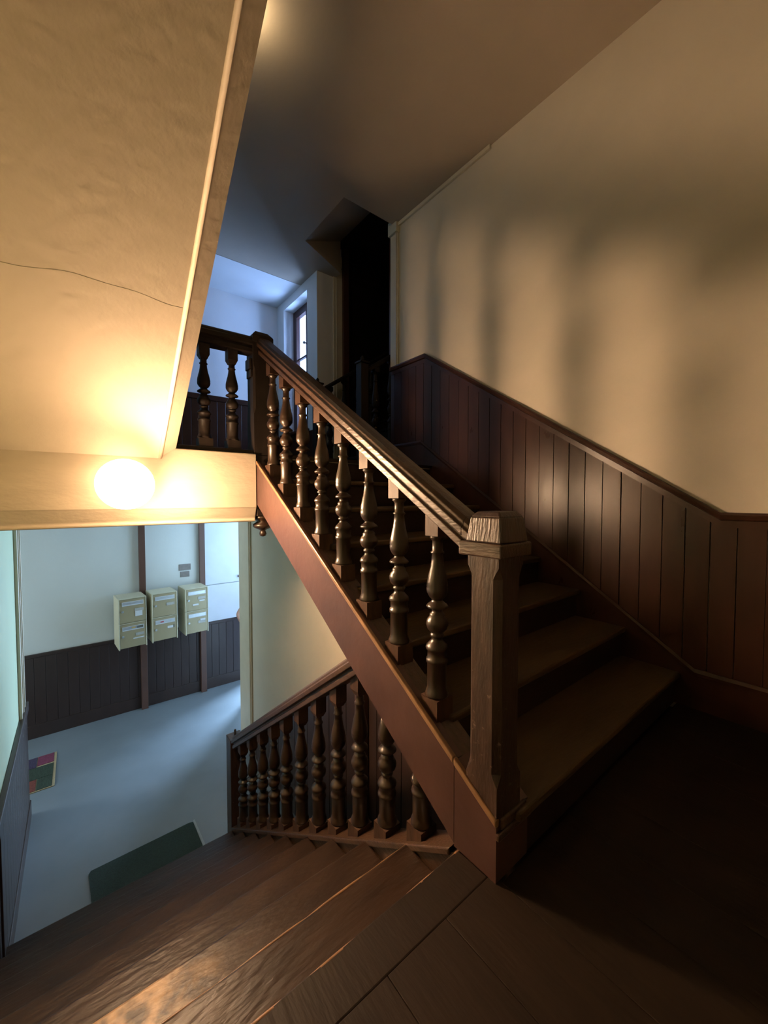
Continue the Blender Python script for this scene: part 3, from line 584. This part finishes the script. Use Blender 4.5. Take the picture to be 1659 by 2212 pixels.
for x0, x1, z0, z1, lab in ((1.128, 1.282, 0.072, 0.160, 'larger grey plaque on the hall wall above the mailboxes'), (1.146, 1.264, -0.024, 0.056, 'smaller grey plaque just under the larger one on the hall wall')):
    tag(obj('plaque', box(x0, x1, 6.112, 6.12, z0, z1), M['plaque'], None, bevel=0.002), lab, 'sign', 'plaques above the mailboxes')

def mailbox(x0, z0, zt, w, label, stickers, first):
    h = zt - z0; yf, ybk = 5.70, 6.03
    t = thing('mailbox', (x0 + w / 2, yf, z0), label, 'mailbox', 'mailboxes on the hall wall')
    b = bmesh.new(); e = 0.012
    bx(b, x0, x0 + e, yf, ybk, z0 - (0.012 if first == 'low' else 0), zt); bx(b, x0 + w - e, x0 + w, yf, ybk, z0 - (0.012 if first == 'low' else 0), zt)
    bx(b, x0 + e, x0 + w - e, yf, ybk, zt - 0.008, zt); bx(b, x0 + e, x0 + w - e, yf + 0.02, ybk, z0, z0 + 0.008)
    bx(b, x0 + e, x0 + w - e, ybk - 0.008, ybk, z0 + 0.008, zt - 0.008)
    obj('body', b, M['box'], t, bevel=0.009 if first == 'top' else 0.004)
    dx0, dx1, dz0, dz1 = x0 + e + 0.002, x0 + w - e - 0.002, z0 + 0.003, zt - 0.011
    W_, H_ = dx1 - dx0, dz1 - dz0
    d = obj('door', box(dx0, dx1, yf + 0.006, yf + 0.018, dz0, dz1), M['boxdoor'], t, bevel=0.003)
    u = lambda f: dx0 + f * W_
    v = lambda f: dz1 - f * H_
    fr = bmesh.new(); sx0, sx1, sz0, sz1 = u(0.09), u(0.93), v(0.27), v(0.10)
    bx(fr, sx0, sx1, yf - 0.001, yf + 0.006, sz1 - 0.006, sz1); bx(fr, sx0, sx1, yf - 0.001, yf + 0.006, sz0, sz0 + 0.008); bx(fr, sx0, sx0 + 0.006, yf - 0.001, yf + 0.006, sz0 + 0.008, sz1 - 0.006); bx(fr, sx1 - 0.006, sx1, yf - 0.001, yf + 0.006, sz0 + 0.008, sz1 - 0.006)
    obj('slot_frame', fr, M['card'], d)
    obj('slot_flap', box(sx0 + 0.006, sx1 - 0.006, yf + 0.002, yf + 0.006, sz0 + 0.008, sz1 - 0.006), M['alu'], d)
    obj('lock', lathe(bmesh.new(), [(0.012, 0), (0.014, 0.010), (0.012, 0.016)], 0, 0, 0, 14), M['alu'], d, loc=(u(0.11), yf + 0.006, v(0.50))).rotation_euler = (math.radians(90), 0, 0)
    for (a0, a1, c0, c1, mm, nm) in stickers:
        obj(nm, box(u(a0), u(a1), yf + 0.0005, yf + 0.006, v(c1), v(c0)), M[mm], d)
    t.rotation_euler = (0, 0, math.radians(4.5))
stacks = ((0.386, -0.805, -0.486, -0.170, 0.309), (0.750, -0.790, -0.474, -0.158, 0.306), (1.148, -0.780, -0.466, -0.152, 0.302))
lows = [('cream mailbox low in the first stack with orange and dark stickers on the slot', [(0.60, 0.93, 0.42, 0.53, 'greycard', 'name_card'), (0.50, 0.93, 0.62, 0.66, 'card', 'paper_strip'), (0.45, 0.60, 0.14, 0.2, 'orange', 'sticker'), (0.66, 0.90, 0.13, 0.22, 'darkcard', 'sticker')]),
        ('cream mailbox low in the middle stack with a red sticker on the slot', [(0.60, 0.85, 0.42, 0.52, 'card', 'name_card'), (0.86, 0.91, 0.40, 0.52, 'darkcard', 'sticker'), (0.30, 0.44, 0.16, 0.21, 'red', 'sticker')]),
        ('cream mailbox low in the last stack with a crooked note over the name plate', [(0.55, 0.90, 0.46, 0.58, 'greycard', 'name_card'), (0.65, 0.90, 0.38, 0.50, 'card', 'note')])]
tops = [('cream mailbox on top of the first stack with a white note under the name card', [(0.58, 0.93, 0.42, 0.54, 'greycard', 'name_card'), (0.60, 0.88, 0.54, 0.76, 'card', 'note')]),
        ('cream mailbox on top of the middle stack with a plain name card', [(0.57, 0.92, 0.42, 0.54, 'greycard', 'name_card')]),
        ('cream mailbox on top of the last stack with three pale labels', [(0.55, 0.92, 0.38, 0.50, 'greycard', 'name_card'), (0.62, 0.88, 0.54, 0.60, 'card', 'label_strip'), (0.30, 0.58, 0.70, 0.77, 'card', 'label_strip')])]
kq = 5.70 / 5.85
for (x0, a, b, c, w), lo, tp in zip(stacks, lows, tops):
    x0, w = x0 * kq, w * kq; a, b, c = [1.1 + (q - 1.1) * kq for q in (a, b, c)]
    mailbox(x0, a, b - 0.001, w, lo[0], lo[1], 'low'); mailbox(x0, b + 0.001, c, w, tp[0], tp[1], 'top')

# mats on the hall floor
mt = thing('floor_mat', (0.38, 3.4, Z0), 'dark green carpet mat at the foot of the stairs', 'mat')
mb_ = bmesh.new(); prism(mb_, [(0.035, 3.16), (0.755, 3.16), (0.745, 3.63), (0.715, 3.642), (0.03, 3.625), (0.015, 3.60)], 'z', Z0 + 0.0005, Z0 + 0.010)
obj('pile', mb_, M['mat'], mt)
obj('edge_strip', pr([(0.757, 3.16), (0.777, 3.16), (0.762, 3.66), (0.747, 3.65)], 'z', Z0 + 0.0005, Z0 + 0.007), M['matedge'], mt)
dm = thing('doormat', (-0.5, 5.28, Z0), 'patchwork doormat of purple magenta green and rust pieces on the hall floor', 'mat')
obj('backing', box(-0.86, -0.225, 4.96, 5.615, Z0 + 0.0005, Z0 + 0.008), M['mb'], dm)
for x0, x1, y0, y1, mm in ((-0.85, -0.385, 5.40, 5.605, 'mp'), (-0.38, -0.245, 5.42, 5.605, 'mm'), (-0.85, -0.245, 5.17, 5.395, 'mg'), (-0.365, -0.245, 4.97, 5.165, 'mg'), (-0.60, -0.37, 4.97, 5.165, 'mo'), (-0.85, -0.605, 4.97, 5.165, 'mg'), ):
    obj('patch', box(x0, x1, y0, y1, Z0 + 0.008, Z0 + 0.014), M[mm], dm, bevel=0.003)

# ------------------------------------------------------------------ person round the corner (only the bent elbow shows)
pe = thing('person', (2.10, 5.50, Z0), 'person with a bare bent elbow showing past the corner of the hall', 'person')
def skin(name, verts, edges, radii, m, parent, root=0, sub=2):
    me = bpy.data.meshes.new(name); me.from_pydata(verts, edges, [])
    o = put(name, me, m, parent, (2.10, 5.50, Z0))
    o.modifiers.new('skin', 'SKIN'); sv = me.skin_vertices[0].data
    for i, r in enumerate(radii): sv[i].radius = r if isinstance(r, tuple) else (r, r)
    sv[root].use_root = True
    s_ = o.modifiers.new('sub', 'SUBSURF'); s_.levels = 1; s_.render_levels = sub
    for md in o.modifiers:
        if md.type == 'SKIN': md.use_smooth_shade = True
    return o
V = []; E_ = []; RD = []
def vtx(p, r, link=None):
    V.append(p); RD.append(r); i = len(V) - 1
    if link is not None: E_.append((link, i))
    return i
pel = vtx((0, 0, 0.93), (0.165, 0.11)); wa = vtx((0, 0, 1.08), (0.135, 0.095), pel); ch = vtx((0, 0, 1.28), (0.16, 0.11), wa); sh = vtx((0, 0, 1.42), (0.12, 0.085), ch)
nk = vtx((0, 0.005, 1.49), 0.056, sh); jaw = vtx((0, -0.015, 1.545), (0.060, 0.072), nk); hd1 = vtx((0, -0.005, 1.625), (0.076, 0.094), jaw); hd2 = vtx((0, 0.005, 1.70), (0.068, 0.084), hd1)
def hand(w, d, side):
    """palm, four unequal curled fingers and a thumb from the side of the palm"""
    d = Vector(d).normalized(); sd = d.cross(Vector((0, 1, 0))).normalized(); n = d.cross(sd).normalized()
    wv = Vector(V[w]); pm = vtx(tuple(wv + d * 0.05), (0.026, 0.018), w); kn = vtx(tuple(wv + d * 0.085), (0.030, 0.013), pm)
    for q, l in ((-0.030, 0.062), (-0.010, 0.074), (0.010, 0.070), (0.030, 0.054)):
        a = wv + d * 0.095 + sd * q
        i = vtx(tuple(a), 0.009, kn); i = vtx(tuple(a + d * l * 0.5 + n * 0.008), 0.0085, i); i = vtx(tuple(a + d * l * 0.8 + n * 0.028), 0.0078, i); vtx(tuple(a + d * l * 0.9 + n * 0.045), 0.007, i)
    a = wv + d * 0.035 - sd * 0.028
    i = vtx(tuple(a), 0.011, pm); i = vtx(tuple(a + d * 0.03 - sd * 0.022), 0.010, i); vtx(tuple(a + d * 0.058 - sd * 0.028 + n * 0.01), 0.0085, i)
# left-hand arm in the picture: hand on the hip, elbow out
s1 = vtx((-0.175, 0, 1.425), 0.060, sh); e0 = vtx((-0.265, 0.0, 1.315), 0.048, s1); e1 = vtx((-0.347, 0.0, 1.215), 0.043, e0); f1 = vtx((-0.295, -0.01, 1.10), 0.040, e1); w1_ = vtx((-0.215, -0.03, 0.985), 0.027, f1)
hand(w1_, (0.55, -0.25, -0.35), -1)
s2 = vtx((0.175, 0, 1.425), 0.060, sh); e2 = vtx((0.225, 0.02, 1.27), 0.047, s2); e3 = vtx((0.245, 0.03, 1.12), 0.040, e2); f2 = vtx((0.25, -0.01, 1.0), 0.038, e3); w2_ = vtx((0.25, -0.05, 0.87), 0.026, f2)
hand(w2_, (0.02, -0.12, -1.0), 1)
for s_ in (-1, 1):
    hp = vtx((s_ * 0.09, 0, 0.86), 0.085, pel); kn_ = vtx((s_ * 0.10, -0.01, 0.49), 0.056, hp); cf = vtx((s_ * 0.10, 0.015, 0.34), 0.054, kn_); an = vtx((s_ * 0.10, 0.02, 0.09), 0.036, cf); vtx((s_ * 0.105, -0.12, 0.035), (0.038, 0.028), an)
skin('body', V, E_, RD, M['skin'], pe)
skin('shirt', [(0, 0, 0.93), (0, 0, 1.10), (0, 0, 1.28), (0, 0, 1.42), (0, 0, 1.465), (-0.175, 0, 1.425), (-0.235, 0, 1.35), (0.175, 0, 1.425), (0.215, 0.015, 1.30)], [(0, 1), (1, 2), (2, 3), (3, 4), (3, 5), (5, 6), (3, 7), (7, 8)], [(0.195, 0.145), (0.160, 0.120), (0.175, 0.127), (0.135, 0.10), (0.075, 0.075), 0.074, 0.066, 0.074, 0.066], M['shirt'], pe)
skin('trousers', [(0, 0, 1.03), (0, 0, 0.92), (-0.092, 0, 0.84), (-0.10, -0.01, 0.49), (-0.10, 0.015, 0.09), (0.092, 0, 0.84), (0.10, -0.01, 0.49), (0.10, 0.015, 0.09)], [(0, 1), (1, 2), (2, 3), (3, 4), (1, 5), (5, 6), (6, 7)], [(0.172, 0.124), (0.182, 0.132), 0.10, 0.075, 0.062, 0.10, 0.075, 0.062], M['jeans'], pe, 1)
for s_ in (-1, 1):
    skin('shoe', [(s_ * 0.10, 0.045, 0.045), (s_ * 0.105, -0.06, 0.042), (s_ * 0.11, -0.165, 0.034)], [(0, 1), (1, 2)], [(0.045, 0.042), (0.050, 0.040), (0.040, 0.030)], M['shoe'], pe)
    ey = bmesh.new(); bmesh.ops.create_uvsphere(ey, u_segments=12, v_segments=8, radius=0.010); obj('eye', ey, M['eye'], pe, True, loc=(2.10 + s_ * 0.031, 5.50 - 0.088, Z0 + 1.632))
    er = bmesh.new(); bmesh.ops.create_uvsphere(er, u_segments=10, v_segments=8, radius=0.03); bmesh.ops.scale(er, vec=(0.3, 0.6, 1.0), verts=er.verts[:]); obj('ear', er, M['skin'], pe, True, loc=(2.10 + s_ * 0.079, 5.50, Z0 + 1.615))
nb_ = frust(bmesh.new(), (-0.017, 0.017, -0.03, 0.02), (-0.007, 0.007, -0.004, 0.02), 0, 0.045); obj('nose', nb_, M['skin'], pe, True, loc=(2.10, 5.50 - 0.095, Z0 + 1.590), bevel=0.004)
mo = bmesh.new(); bmesh.ops.create_uvsphere(mo, u_segments=12, v_segments=8, radius=0.018); bmesh.ops.scale(mo, vec=(1.0, 0.35, 0.35), verts=mo.verts[:]); obj('mouth', mo, M['red'], pe, True, loc=(2.10, 5.50 - 0.088, Z0 + 1.562))
hr = bmesh.new(); bmesh.ops.create_uvsphere(hr, u_segments=20, v_segments=14, radius=0.1); bmesh.ops.scale(hr, vec=(0.88, 1.05, 0.98), verts=hr.verts[:])
bmesh.ops.delete(hr, geom=[v for v in hr.verts if v.co.z < -0.01 and v.co.y < 0.02], context='VERTS'); obj('hair', hr, M['hair'], pe, True, loc=(2.10, 5.505, Z0 + 1.662))
